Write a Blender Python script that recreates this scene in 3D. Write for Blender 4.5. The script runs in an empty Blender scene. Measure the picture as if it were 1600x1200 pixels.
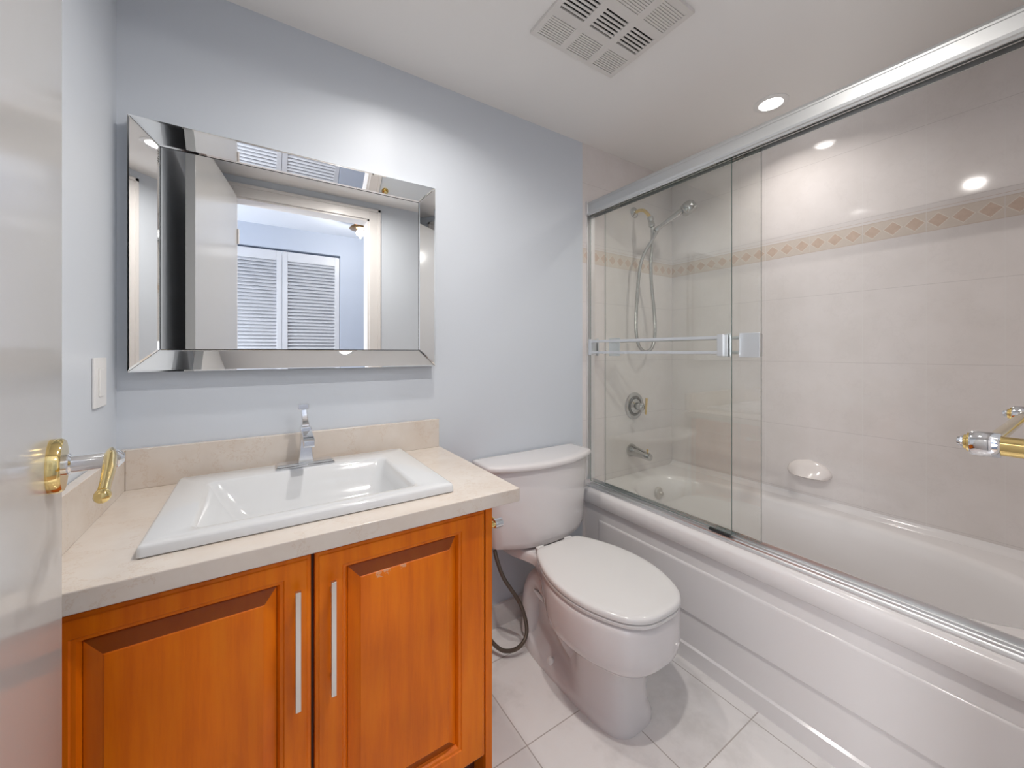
import bpy, bmesh, math, random
from mathutils import Vector, Matrix
random.seed(3)
S = bpy.context.scene
COL = S.collection
PI = math.pi

# ------------------------------------------------------------------ camera, world, lights, exposure
D = 1.5            # back wall (mirror wall) plane y
XL = -0.332        # left wall
XR = 2.19          # tiled wall
CEIL = 2.332
XT = 1.42          # tub apron
cd = bpy.data.cameras.new('camera'); cam = bpy.data.objects.new('camera', cd); COL.objects.link(cam)
S.camera = cam
cam.location = (0, 0, 1.234)
cam.rotation_euler = (PI/2, 0, -math.atan(395/605.0))
cd.sensor_width = 36; cd.lens = 36*605/1600.0
cd.shift_y = -50/1600.0
cd.clip_start = 0.01; cd.clip_end = 30

w = bpy.data.worlds.new('world'); S.world = w; w.use_nodes = True
w.node_tree.nodes['Background'].inputs[0].default_value = (0.75, 0.85, 1.0, 1)
w.node_tree.nodes['Background'].inputs[1].default_value = 0.6
S.view_settings.view_transform = 'Standard'
S.view_settings.look = 'None'
S.view_settings.exposure = 0.75
S.view_settings.gamma = 1.0
S.view_settings.use_curve_mapping = False

def area(name, loc, size, power, col, rot=(0, 0, 0), spread=PI):
    l = bpy.data.lights.new(name, 'AREA'); l.shape = 'DISK'; l.size = size; l.energy = power; l.color = col
    l.spread = spread
    o = bpy.data.objects.new(name, l); COL.objects.link(o); o.location = loc; o.rotation_euler = rot
    return o
WARM = (1.0, 0.955, 0.91)
SPOTS = [(1.89, 0.806, 1.35), (0.52, 0.46, 5.5), (0.47, 1.05, 2.3)]     # recessed ceiling spots: x, y, watts
for i, (x, y, p) in enumerate(SPOTS):
    area('spot_light', (x, y, CEIL-0.012), 0.062, p, WARM, spread=math.radians((140, 170, 145)[i]))
HALL_LAMP = (0.72, -0.50, 2.36)
hp = bpy.data.lights.new('hall_lamp_light', 'POINT'); hp.energy = 6; hp.color = (1.0, 0.97, 0.93); hp.shadow_soft_size = 0.006
ho = bpy.data.objects.new('hall_lamp_light', hp); COL.objects.link(ho); ho.location = (0.72, -0.50, 2.205)
HALL_FILL = area('hall_fill_light', (-1.45, -0.60, 1.35), 0.9, 36, (0.93, 0.96, 1.0), (0, -PI/2, 0))  # added soft fill lamp shining through the doorway, its source is never seen

# ------------------------------------------------------------------ node helpers / materials
class N:
    """small wrapper that writes math nodes"""
    def __init__(s, nt, sock): s.nt = nt; s.k = sock
    def _m(s, op, *a, clamp=False):
        n = s.nt.nodes.new('ShaderNodeMath'); n.operation = op; n.use_clamp = clamp
        for i, v in enumerate((s,)+a):
            if isinstance(v, N): s.nt.links.new(v.k, n.inputs[i])
            else: n.inputs[i].default_value = v
        return N(s.nt, n.outputs[0])
    def __add__(s, o): return s._m('ADD', o)
    def __sub__(s, o): return s._m('SUBTRACT', o)
    def __mul__(s, o): return s._m('MULTIPLY', o)
    def abs(s): return s._m('ABSOLUTE')
    def fract(s): return s._m('FRACT')
    def floor(s): return s._m('FLOOR')
    def lt(s, o): return s._m('LESS_THAN', o)
    def gt(s, o): return s._m('GREATER_THAN', o)
    def min(s, o): return s._m('MINIMUM', o)
    def max(s, o): return s._m('MAXIMUM', o)

def new_mat(name, rgb=(0.8, 0.8, 0.8), rough=0.5, metal=0.0, spec=0.5, coat=0.0, coat_r=0.05):
    m = bpy.data.materials.new(name); m.use_nodes = True
    b = m.node_tree.nodes['Principled BSDF']
    b.inputs['Base Color'].default_value = (*rgb, 1)
    b.inputs['Roughness'].default_value = rough
    b.inputs['Metallic'].default_value = metal
    b.inputs['Specular IOR Level'].default_value = spec
    b.inputs['Coat Weight'].default_value = coat
    b.inputs['Coat Roughness'].default_value = coat_r
    m.diffuse_color = (*rgb, 1)
    return m
def nd(m, typ, **kw):
    n = m.node_tree.nodes.new(typ)
    for k, v in kw.items(): setattr(n, k, v)
    return n
def lk(m, a, b): m.node_tree.links.new(a, b)
def bsdf(m): return m.node_tree.nodes['Principled BSDF']
def pos(m):
    g = nd(m, 'ShaderNodeNewGeometry'); s = nd(m, 'ShaderNodeSeparateXYZ'); lk(m, g.outputs['Position'], s.inputs[0])
    return g.outputs['Position'], [N(m.node_tree, s.outputs[i]) for i in range(3)]
def noise(m, vec, scale, detail=3, rough=0.55, stretch=None):
    if stretch:
        mp = nd(m, 'ShaderNodeMapping'); mp.inputs['Scale'].default_value = stretch; lk(m, vec, mp.inputs[0]); vec = mp.outputs[0]
    n = nd(m, 'ShaderNodeTexNoise'); n.inputs['Scale'].default_value = scale; n.inputs['Detail'].default_value = detail
    n.inputs['Roughness'].default_value = rough; lk(m, vec, n.inputs['Vector'])
    return n.outputs['Fac']
def ramp(m, fac, stops):
    r = nd(m, 'ShaderNodeValToRGB'); lk(m, fac, r.inputs[0])
    e = r.color_ramp.elements
    e[0].position, e[0].color = stops[0][0], (*stops[0][1], 1)
    e[1].position, e[1].color = stops[1][0], (*stops[1][1], 1)
    for p, c in stops[2:]:
        q = e.new(p); q.color = (*c, 1)
    return r.outputs[0]
def mix(m, fac, a, b):
    n = nd(m, 'ShaderNodeMix', data_type='RGBA')
    f = fac.k if isinstance(fac, N) else fac
    if isinstance(f, (int, float)): n.inputs[0].default_value = f
    else: lk(m, f, n.inputs[0])
    for i, v in ((6, a), (7, b)):
        if isinstance(v, tuple): n.inputs[i].default_value = (*v, 1)
        else: lk(m, v, n.inputs[i])
    return n.outputs[2]
def bump(m, h, strength=0.1, dist=0.002, inv=False):
    n = nd(m, 'ShaderNodeBump'); n.invert = inv
    n.inputs['Strength'].default_value = strength; n.inputs['Distance'].default_value = dist
    lk(m, h.k if isinstance(h, N) else h, n.inputs['Height']); lk(m, n.outputs[0], bsdf(m).inputs['Normal'])

def paint(name, rgb, rough=0.45):
    m = new_mat(name, rgb, rough, spec=0.35)
    P, _ = pos(m)
    bump(m, noise(m, P, 260, 2), 0.06, 0.001)
    return m
M = {}
M['blue'] = paint('pale_blue_wall_paint', (0.65, 0.69, 0.745), 0.42)
M['ceil'] = paint('ceiling_paint', (0.88, 0.86, 0.84), 0.6)
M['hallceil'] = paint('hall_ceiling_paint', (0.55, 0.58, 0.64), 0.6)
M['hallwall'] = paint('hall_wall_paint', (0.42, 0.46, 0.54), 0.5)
M['trim'] = paint('white_trim_paint', (0.76, 0.73, 0.71), 0.3)
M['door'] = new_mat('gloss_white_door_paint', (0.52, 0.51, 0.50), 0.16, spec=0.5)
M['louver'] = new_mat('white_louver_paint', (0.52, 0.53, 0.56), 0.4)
M['porcelain'] = new_mat('white_porcelain', (0.77, 0.74, 0.74), 0.08, spec=0.5, coat=0.3)
M['seat'] = new_mat('white_seat_plastic', (0.77, 0.755, 0.745), 0.14)
M['sink'] = new_mat('white_sink_ceramic', (0.72, 0.73, 0.74), 0.06, coat=0.4)
M['tub'] = new_mat('white_tub_acrylic', (0.80, 0.77, 0.765), 0.14, coat=0.2)
M['chrome'] = new_mat('chrome', (0.80, 0.81, 0.83), 0.06, 1.0)
M['showerchrome'] = new_mat('worn_chrome', (0.55, 0.55, 0.54), 0.12, 1.0)
M['satin'] = new_mat('brushed_nickel', (0.70, 0.68, 0.65), 0.30, 1.0)
M['alu'] = new_mat('polished_aluminium', (0.82, 0.83, 0.84), 0.32, 1.0)
M['header'] = new_mat('anodised_aluminium', (0.62, 0.63, 0.63), 0.38, 0.75, spec=0.4)
M['gold'] = new_mat('polished_brass', (0.86, 0.66, 0.28), 0.10, 1.0)
M['palegold'] = new_mat('pale_brass', (0.82, 0.72, 0.48), 0.14, 1.0)
M['black'] = new_mat('black_plastic', (0.015, 0.015, 0.017), 0.4)
M['darkmetal'] = new_mat('dark_steel', (0.24, 0.225, 0.20), 0.3, 0.8)
M['plastic'] = new_mat('white_plastic', (0.84, 0.83, 0.82), 0.3)
M['brassdark'] = new_mat('aged_brass', (0.30, 0.17, 0.07), 0.25, 1.0)
M['mirror'] = new_mat('mirror_silver', (0.90, 0.91, 0.905), 0.0, 1.0)
M['soap'] = new_mat('soap_dish_ceramic', (0.84, 0.78, 0.75), 0.15)
M['grille'] = new_mat('vent_plastic', (0.74, 0.71, 0.68), 0.45)

# lamp glow
m = bpy.data.materials.new('lamp_lens'); m.use_nodes = True
e = m.node_tree.nodes.new('ShaderNodeEmission'); e.inputs[0].default_value = (1, 0.96, 0.91, 1); e.inputs[1].default_value = 9
lk(m, e.outputs[0], m.node_tree.nodes['Material Output'].inputs[0]); M['lens'] = m

# shower glass: thin architectural glass
m = bpy.data.materials.new('clear_shower_glass'); m.use_nodes = True; nt = m.node_tree
for n in list(nt.nodes):
    if n.type == 'BSDF_PRINCIPLED': nt.nodes.remove(n)
tr = nt.nodes.new('ShaderNodeBsdfTransparent'); tr.inputs[0].default_value = (0.991, 0.998, 0.986, 1)
gl = nt.nodes.new('ShaderNodeBsdfGlossy'); gl.inputs['Roughness'].default_value = 0.0; gl.inputs[0].default_value = (1, 1, 1, 1)
geo = nt.nodes.new('ShaderNodeNewGeometry'); dt = nt.nodes.new('ShaderNodeVectorMath'); dt.operation = 'DOT_PRODUCT'
nt.links.new(geo.outputs['Incoming'], dt.inputs[0]); nt.links.new(geo.outputs['Normal'], dt.inputs[1])
cosv = N(nt, dt.outputs['Value']).abs()
fres = (cosv * -1.0 + 1.0)._m('POWER', 5.0) * 0.96 + 0.04
mx = nt.nodes.new('ShaderNodeMixShader')
nt.links.new(fres.k, mx.inputs[0]); nt.links.new(tr.outputs[0], mx.inputs[1]); nt.links.new(gl.outputs[0], mx.inputs[2])
nt.links.new(mx.outputs[0], nt.nodes['Material Output'].inputs[0]); M['glass'] = m
M['glassedge'] = new_mat('glass_edge', (0.10, 0.15, 0.14), 0.15)

# cream stone
m = new_mat('cream_stone', (0.8, 0.7, 0.6), 0.16, coat=0.2); P, _ = pos(m)
c1 = ramp(m, noise(m, P, 9, 5, 0.6), [(0.30, (0.68, 0.59, 0.51)), (0.68, (0.74, 0.675, 0.61))])
vein = noise(m, P, 5, 7, 0.7)
vf = (N(m.node_tree, vein) - 0.5).abs().lt(0.006)
c2 = mix(m, vf * 0.28, c1, (0.58, 0.42, 0.30))
lk(m, c2, bsdf(m).inputs['Base Color']); M['stone'] = m

# cherry wood
def wood(name, horiz=False):
    m = new_mat(name, (0.5, 0.15, 0.03), 0.35, spec=0.3, coat=0.04, coat_r=0.14); P, _ = pos(m)
    st = (1.2, 1.2, 14) if horiz else (14, 14, 1.2)
    g = noise(m, P, 3.2, 6, 0.6, st)
    b = noise(m, P, 5, 2, 0.5, (1, 1, 0.6))
    c1 = ramp(m, g, [(0.30, (0.78, 0.155, 0.001)), (0.52, (0.90, 0.205, 0.001)), (0.72, (0.95, 0.250, 0.003))])
    c2 = ramp(m, b, [(0.35, (0.80, 0.76, 0.70)), (0.65, (1.0, 1.0, 1.0))])
    n = nd(m, 'ShaderNodeMix', data_type='RGBA', blend_type='MULTIPLY'); n.inputs[0].default_value = 1
    lk(m, c1, n.inputs[6]); lk(m, c2, n.inputs[7])
    out = n.outputs[2]
    bump(m, g, 0.05, 0.001)
    return m, out, P
m, out, P = wood('cherry_wood'); lk(m, out, bsdf(m).inputs['Base Color']); M['wood'] = m
m, out, P = wood('cherry_wood_rail', True); lk(m, out, bsdf(m).inputs['Base Color']); M['woodh'] = m
# the right door's field has lost some varnish along its top edge
m, out, P = wood('worn_cherry_wood'); _, (px, py, pz) = pos(m)
mp = noise(m, P, 70, 4, 0.7)
top = (pz.gt(0.704) * px.gt(0.228) * px.lt(0.262)).max(pz.gt(0.708) * px.gt(0.286) * px.lt(0.300)) * pz.lt(0.719)
chip = top * (N(m.node_tree, mp) + (pz - 0.704) * 8.0).gt(0.56)
lk(m, mix(m, chip * 0.55, out, (0.78, 0.55, 0.38)), bsdf(m).inputs['Base Color']); M['woodworn'] = m
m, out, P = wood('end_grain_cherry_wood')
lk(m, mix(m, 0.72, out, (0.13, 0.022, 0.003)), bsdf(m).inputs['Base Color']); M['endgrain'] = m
M['groove'] = new_mat('dark_wood_groove', (0.10, 0.022, 0.008), 0.4)

# wall tile with a diamond border
def wall_tile(name, axis, off):
    m = new_mat(name, (0.8, 0.75, 0.73), 0.07, spec=0.4); P, xyz = pos(m)
    nt = m.node_tree
    TW, TH = 0.1917, 0.3125
    a = (xyz[axis] - off) * (1/TW)
    z = (xyz[2] - 0.874) * (1/TH)
    fa = (a.fract() - 0.5).abs(); fz = (z.fract() - 0.5).abs()
    g1 = fa.gt(0.5 - 0.0012/TW); g2 = fz.gt(0.5 - 0.0012/TH)
    grout = g1.max(g2)
    base = ramp(m, noise(m, P, 7, 5, 0.6), [(0.35, (0.74, 0.695, 0.675)), (0.62, (0.78, 0.735, 0.72))])
    vn = (N(nt, noise(m, P, 3.2, 6, 0.65)) - 0.5).abs().lt(0.008)
    base = mix(m, vn * 0.08, base, (0.60, 0.55, 0.54))
    # border band
    B0, B1 = 1.706, 1.781
    zz = xyz[2]
    inb = zz.gt(B0) * zz.lt(B1)
    lines = ((zz - B0).abs().lt(0.0016)).max((zz - B1).abs().lt(0.0016)).max((zz - (B1 + 0.012)).abs().lt(0.0010))
    u = ((a * 3.0).fract() - 0.5).abs() * (TW/3)
    v = (zz - (B0 + B1)/2).abs()
    dsum = u * (1/0.0275) + v * (1/0.0265)
    dia = dsum.lt(1.0)
    diaedge = dsum.lt(1.12)
    bandc = ramp(m, noise(m, P, 30, 3), [(0.3, (0.68, 0.60, 0.53)), (0.7, (0.71, 0.63, 0.56))])
    diac = ramp(m, noise(m, P, 60, 3), [(0.3, (0.62, 0.48, 0.39)), (0.7, (0.68, 0.54, 0.45))])
    c = mix(m, inb, base, bandc)
    c = mix(m, inb * diaedge, c, (0.78, 0.72, 0.65))
    c = mix(m, inb * dia, c, diac)
    c = mix(m, lines * 0.7, c, (0.62, 0.51, 0.43))
    c = mix(m, g2 * 0.65, c, (0.60, 0.56, 0.545))
    c = mix(m, g1 * 0.55, c, (0.78, 0.75, 0.73))
    lk(m, c, bsdf(m).inputs['Base Color'])
    bump(m, grout, 0.35, 0.0012, inv=True)
    return m
M['tileR'] = wall_tile('glazed_wall_tile_long', 1, 0.0)
M['tileB'] = wall_tile('glazed_wall_tile_end', 0, XR - 0.0)

def floor_tile(name):
    m = new_mat(name, (0.8, 0.77, 0.75), 0.12, coat=0.2); P, (x, y, z) = pos(m); T = 0.3405
    fx = (((x - 0.703) * (1/T)).fract() - 0.5).abs(); fy = (((y - 1.331) * (1/T)).fract() - 0.5).abs()
    g = fx.max(fy).gt(0.5 - 0.0018/T)
    base = ramp(m, noise(m, P, 4.5, 6, 0.65), [(0.33, (0.74, 0.71, 0.69)), (0.5, (0.86, 0.83, 0.815)), (0.7, (0.88, 0.855, 0.84))])
    lk(m, mix(m, g * 0.85, base, (0.45, 0.40, 0.365)), bsdf(m).inputs['Base Color'])
    bump(m, g, 0.4, 0.0015, inv=True)
    return m
M['floor'] = floor_tile('marble_look_floor_tile')
m = new_mat('base_tile', (0.8, 0.77, 0.75), 0.15); P, (x, y, z) = pos(m)
g = ((((x - 0.703) * (1/0.3405)).fract() - 0.5).abs()).gt(0.5 - 0.004)
lk(m, mix(m, g * 0.7, ramp(m, noise(m, P, 8, 5), [(0.35, (0.68, 0.645, 0.625)), (0.65, (0.78, 0.75, 0.735))]), (0.5, 0.45, 0.42)), bsdf(m).inputs['Base Color']); M['basetile'] = m
m = new_mat('hall_wood_floor', (0.4, 0.25, 0.15), 0.35); P, (x, y, z) = pos(m)
lk(m, ramp(m, noise(m, P, 3, 5, 0.6, (1.5, 12, 1)), [(0.3, (0.30, 0.20, 0.13)), (0.7, (0.45, 0.32, 0.22))]), bsdf(m).inputs['Base Color']); M['hallfloor'] = m
# braided hose: fine ribs around the hose, bump only
def ribbed(name, rgb, rough, metal, sc):
    m = new_mat(name, rgb, rough, metal)
    uv = nd(m, 'ShaderNodeUVMap'); s = nd(m, 'ShaderNodeSeparateXYZ'); lk(m, uv.outputs[0], s.inputs[0])
    h = (((N(m.node_tree, s.outputs[1]) * sc).fract()) - 0.5).abs()
    bump(m, h, 0.9, 0.0012)
    return m
M['hose'] = ribbed('corrugated_chrome_hose', (0.50, 0.50, 0.49), 0.25, 1.0, 260)
M['braid'] = ribbed('braided_steel_hose', (0.17, 0.145, 0.12), 0.42, 0.85, 420)

# ------------------------------------------------------------------ geometry helpers
class G:
    """collects faces; build() links them as ONE mesh object"""
    def __init__(s): s.v = []; s.f = []; s.mi = []; s.uv = {}
    def add(s, vs, fs, mi=0):
        o = len(s.v); s.v += [tuple(p) for p in vs]
        for f in fs: s.f.append(tuple(i+o for i in f)); s.mi.append(mi)
        return s
    def box(s, x0, x1, y0, y1, z0, z1, mi=0, mat=None):
        vs = [(x, y, z) for x in (x0, x1) for y in (y0, y1) for z in (z0, z1)]
        if mat is not None: vs = [mat @ Vector(p) for p in vs]
        return s.add(vs, [(0, 1, 3, 2), (4, 6, 7, 5), (0, 4, 5, 1), (2, 3, 7, 6), (0, 2, 6, 4), (1, 5, 7, 3)], mi)
    def loft(s, rings, cap0=True, cap1=True, closed=True, mi=0):
        n = len(rings[0]); vs = [p for r in rings for p in r]; fs = []
        for i in range(len(rings)-1):
            for j in range(n if closed else n-1):
                k = (j+1) % n
                fs.append((i*n+j, i*n+k, (i+1)*n+k, (i+1)*n+j))
        if cap0: fs.append(tuple(reversed(range(n))))
        if cap1: fs.append(tuple(range((len(rings)-1)*n, len(rings)*n)))
        return s.add(vs, fs, mi)
    def lathe(s, prof, origin, axis, n=32, mi=0, cap0=True, cap1=True):
        """prof: list of (radius, distance along axis)"""
        ax = Vector(axis).normalized(); o = Vector(origin)
        t = Vector((0, 0, 1)) if abs(ax.z) < 0.9 else Vector((1, 0, 0))
        a = ax.cross(t).normalized(); b = ax.cross(a)
        rings = [[o + ax*d + (a*math.cos(2*PI*k/n) + b*math.sin(2*PI*k/n))*max(r, 1e-5) for k in range(n)] for r, d in prof]
        return s.loft(rings, cap0, cap1, mi=mi)
    def tube(s, pts, r, n=12, mi=0, smooth=8, sx=1.0, sy=1.0):
        P = catmull([Vector(p) for p in pts], smooth) if smooth else [Vector(p) for p in pts]
        R = r if isinstance(r, (list, tuple)) else None
        rings = []; up = None; L = 0; o = len(s.v)
        for i, p in enumerate(P):
            d = (P[min(i+1, len(P)-1)] - P[max(i-1, 0)]).normalized()
            if up is None:
                up = Vector((0, 0, 1)) if abs(d.z) < 0.9 else Vector((0, 1, 0))
            a = d.cross(up).normalized(); up = a.cross(d).normalized()
            if R:
                q = i/(len(P)-1)*(len(R)-1); k = min(int(q), len(R)-2); rr = R[k]+(R[k+1]-R[k])*(q-k)
            else: rr = r
            if i: L += (p-P[i-1]).length
            rings.append([p + (a*math.cos(2*PI*k/n)*sx + up*math.sin(2*PI*k/n)*sy)*rr for k in range(n)])
            for k in range(n): s.uv[o+i*n+k] = (k/n, L)
        return s.loft(rings, mi=mi)
    def prism(s, poly, z0, z1, mi=0):
        return s.loft([[(x, y, z0) for x, y in poly], [(x, y, z1) for x, y in poly]], mi=mi)
    def build(s, name, mat, parent=None, bevel=0, seg=2, sharp=38, local=False, sub=0, origin=None):
        mats = mat if isinstance(mat, (list, tuple)) else [mat]
        vs = [Vector(p) for p in s.v]
        lo = Vector([min(p[i] for p in vs) for i in range(3)]); hi = Vector([max(p[i] for p in vs) for i in range(3)])
        c = Vector(((lo.x+hi.x)/2, (lo.y+hi.y)/2, lo.z if parent is None else (lo.z+hi.z)/2))
        if origin is not None: c = Vector(origin)
        me = bpy.data.meshes.new(name); me.from_pydata([p-c for p in vs], [], s.f)
        for mm in mats: me.materials.append(mm)
        for p, i in zip(me.polygons, s.mi): p.material_index = i
        if s.uv:
            l = me.uv_layers.new(name='UVMap')
            for lp in me.loops:
                if lp.vertex_index in s.uv: l.data[lp.index].uv = s.uv[lp.vertex_index]
        bm = bmesh.new(); bm.from_mesh(me); bmesh.ops.recalc_face_normals(bm, faces=bm.faces); bm.to_mesh(me); bm.free()
        me.shade_smooth(); me.set_sharp_from_angle(angle=math.radians(sharp))
        o = bpy.data.objects.new(name, me); COL.objects.link(o)
        if parent is not None:
            o.parent = parent
            o.location = c if local else c - wloc(parent)
        else: o.location = c
        if bevel:
            b = o.modifiers.new('bevel', 'BEVEL'); b.width = bevel; b.segments = seg; b.limit_method = 'ANGLE'; b.angle_limit = math.radians(35)
            b.harden_normals = False
            me.set_sharp_from_angle(angle=math.radians(180 if seg > 1 else sharp))
            wn = o.modifiers.new('wn', 'WEIGHTED_NORMAL'); wn.keep_sharp = True
        if sub:
            ss = o.modifiers.new('sub', 'SUBSURF'); ss.levels = sub; ss.render_levels = sub
        return o
def wloc(o):
    v = Vector((0, 0, 0))
    while o is not None: v = v + Vector(o.location); o = o.parent
    return v
def catmull(P, k):
    out = []
    for i in range(len(P)-1):
        p0, p1, p2, p3 = P[max(i-1, 0)], P[i], P[i+1], P[min(i+2, len(P)-1)]
        for j in range(k):
            t = j/k
            out.append(0.5*((2*p1) + (p2-p0)*t + (2*p0-5*p1+4*p2-p3)*t*t + (3*p1-p0-3*p2+p3)*t**3))
    out.append(P[-1]); return out
def empty(name, loc, label=None, cat=None, group=None, rz=0):
    o = bpy.data.objects.new(name, None); COL.objects.link(o); o.location = loc; o.rotation_euler = (0, 0, rz); o.empty_display_size = 0.05
    return tag(o, label, cat, group)
def tag(o, label=None, cat=None, group=None):
    if label: o['label'] = label
    if cat: o['category'] = cat
    if group: o['group'] = group
    return o
def struct(o): o['kind'] = 'structure'; return o
def B(*a, **k): return G().box(*a, **k)
def sup(cx, cy, a, b, z, n=64, e=2.0, b2=None):
    """superellipse ring; b toward -y, b2 toward +y"""
    r = []
    for k in range(n):
        t = 2*PI*k/n; c, s_ = math.cos(t), math.sin(t)
        bb = (b2 if (b2 is not None and s_ > 0) else b)
        r.append((cx + a*math.copysign(abs(c)**(2/e), c), cy + bb*math.copysign(abs(s_)**(2/e), s_), z))
    return r

# ------------------------------------------------------------------ room shell
YS = 0.0            # room face of the doorway wall
YN = -0.12          # its hall face
OX0, OX1, OZ = -0.13, 0.677, 2.206       # doorway opening
YH = -1.10          # closet wall of the hall
HX0, HX1 = -1.6, 1.6
TB = 0.12
struct(B(XL-0.1, XT+0.9, YS-0.25, D+0.1, -0.05, 0).build('floor', M['floor']))
struct(B(XL-0.1, XR+0.1, YS-0.02, D+0.1, CEIL, CEIL+0.05).build('ceiling', M['ceil']))
struct(B(XL-0.1, XT, D, D+0.1, 0, CEIL).build('wall_back', M['blue']))
struct(B(XT, XR+0.1, D, D+0.1, 0, CEIL).build('wall_back_tiled', M['tileB']))
struct(B(XL-0.1, XL, YN, D, 0, CEIL).build('wall_left', M['blue']))
struct(B(XR, XR+0.1, YN-0.1, D, 0, CEIL).build('wall_right', M['tileR']))
g = G(); g.box(XL, OX0, YN, YS, 0, CEIL); g.box(OX1, XT, YN, YS, 0, CEIL); g.box(OX0, OX1, YN, YS, OZ, CEIL)
struct(g.build('wall_front', M['blue']))
struct(B(XT, XR, YN-0.02, YN+0.06, 0, CEIL).build('wall_front_tiled', M['tileB']))
struct(B(XL, XT+0.9, YN-0.14, YN, CEIL, CEIL+0.05).build('trim_5', M['ceil']))
g = G(); g.box(0.56, 0.845, D-0.012, D, 0, 0.098); g.box(1.245, XT-0.002, D-0.012, D, 0, 0.098); g.box(0.845, 1.245, D-0.012, D, 0, 0.098)
struct(g.build('baseboard_back', M['basetile']))
struct(B(OX1+0.079, XT-0.002, YS, YS+0.012, 0, 0.098).build('baseboard_front', M['basetile']))
# doorway: jamb lining and casings (room side)
g = G()
g.box(OX0, OX0+0.012, YN, YS-0.0, 0, OZ); g.box(OX1-0.012, OX1, YN, YS, 0, OZ); g.box(OX0, OX1, YN, YS, OZ-0.012, OZ)
struct(g.build('trim_1', M['trim']))
def casing(name, y0, sgn):
    g = G(); Wc = 0.078
    def strip(x0, x1, z0, z1):
        g.box(x0, x1, min(y0, y0+sgn*0.014), max(y0, y0+sgn*0.014), z0, z1)
    strip(OX1, OX1+Wc, 0, OZ+Wc); strip(OX0-Wc, OX0, 0, OZ+Wc); strip(OX0, OX1, OZ, OZ+Wc)
    def lip(x0, x1, z0, z1):
        g.box(x0, x1, min(y0, y0+sgn*0.020), max(y0, y0+sgn*0.020), z0, z1)
    lip(OX1+Wc-0.02, OX1+Wc, 0, OZ+Wc); lip(OX0-Wc, OX0-Wc+0.02, 0, OZ+Wc); lip(OX0-Wc, OX1+Wc, OZ+Wc-0.02, OZ+Wc)
    return struct(g.build(name, M['trim'], bevel=0.002))
casing('trim_2', YS, 1); casing('trim_3', YN, -1)
# the hall behind the camera, seen in the mirror
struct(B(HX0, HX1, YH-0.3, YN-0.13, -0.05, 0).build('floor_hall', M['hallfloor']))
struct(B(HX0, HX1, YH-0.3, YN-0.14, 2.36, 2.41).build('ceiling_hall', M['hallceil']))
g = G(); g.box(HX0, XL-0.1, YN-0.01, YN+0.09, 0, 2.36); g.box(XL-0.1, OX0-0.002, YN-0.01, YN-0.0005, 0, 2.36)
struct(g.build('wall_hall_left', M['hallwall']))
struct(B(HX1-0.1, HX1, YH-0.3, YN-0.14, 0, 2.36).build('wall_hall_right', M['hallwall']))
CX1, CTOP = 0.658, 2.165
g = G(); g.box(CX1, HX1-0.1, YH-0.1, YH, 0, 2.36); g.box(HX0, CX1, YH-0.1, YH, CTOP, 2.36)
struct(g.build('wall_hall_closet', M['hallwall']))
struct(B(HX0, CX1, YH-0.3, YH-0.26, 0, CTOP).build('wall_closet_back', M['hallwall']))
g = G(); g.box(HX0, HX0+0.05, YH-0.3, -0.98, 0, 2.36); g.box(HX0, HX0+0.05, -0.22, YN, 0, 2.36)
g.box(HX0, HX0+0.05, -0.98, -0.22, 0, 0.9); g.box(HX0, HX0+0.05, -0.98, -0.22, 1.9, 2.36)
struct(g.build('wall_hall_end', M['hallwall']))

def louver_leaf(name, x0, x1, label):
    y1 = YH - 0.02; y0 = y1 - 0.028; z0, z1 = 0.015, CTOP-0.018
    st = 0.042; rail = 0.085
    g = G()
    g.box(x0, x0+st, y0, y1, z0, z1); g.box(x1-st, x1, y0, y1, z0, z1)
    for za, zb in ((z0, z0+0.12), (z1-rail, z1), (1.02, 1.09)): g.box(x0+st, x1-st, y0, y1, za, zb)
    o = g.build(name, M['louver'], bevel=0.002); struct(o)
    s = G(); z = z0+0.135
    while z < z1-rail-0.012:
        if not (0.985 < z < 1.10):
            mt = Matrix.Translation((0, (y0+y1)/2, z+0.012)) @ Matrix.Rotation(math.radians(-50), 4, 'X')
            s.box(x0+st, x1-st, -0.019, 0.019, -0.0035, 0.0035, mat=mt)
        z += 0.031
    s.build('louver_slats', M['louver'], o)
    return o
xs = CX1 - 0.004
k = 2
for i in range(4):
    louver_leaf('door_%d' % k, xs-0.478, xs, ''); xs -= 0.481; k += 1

# hall lamp (brass flush lamp)
t = empty('ceiling_lamp', (0.72, -0.50, 2.36), 'small aged brass flush ceiling lamp in the hall, seen in the wall mirror', 'ceiling lamp')
G().lathe([(0.075, 0), (0.078, -0.012), (0.045, -0.03), (0.03, -0.045), (0.06, -0.055), (0.085, -0.075), (0.088, -0.085), (0.08, -0.088)], (0.72, -0.50, 2.359), (0, 0, 1)).build('lamp_body', M['brassdark'], t)
G().lathe([(0.012, 0), (0.030, -0.012), (0.038, -0.03), (0.030, -0.048), (0.001, -0.056)], (0.72, -0.50, 2.272), (0, 0, 1)).build('light_bulb', M['lens'], t)

# ------------------------------------------------------------------ entry door, standing open at the left
HPX, HPY = -0.1135, 0.04
DANG = math.atan2(0.76, -0.118)        # direction of the leaf from hinge to free edge
DW = 0.769
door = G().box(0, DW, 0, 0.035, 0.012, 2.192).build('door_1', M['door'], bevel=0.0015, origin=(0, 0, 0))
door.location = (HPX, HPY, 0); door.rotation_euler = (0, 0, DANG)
struct(door)
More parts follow.
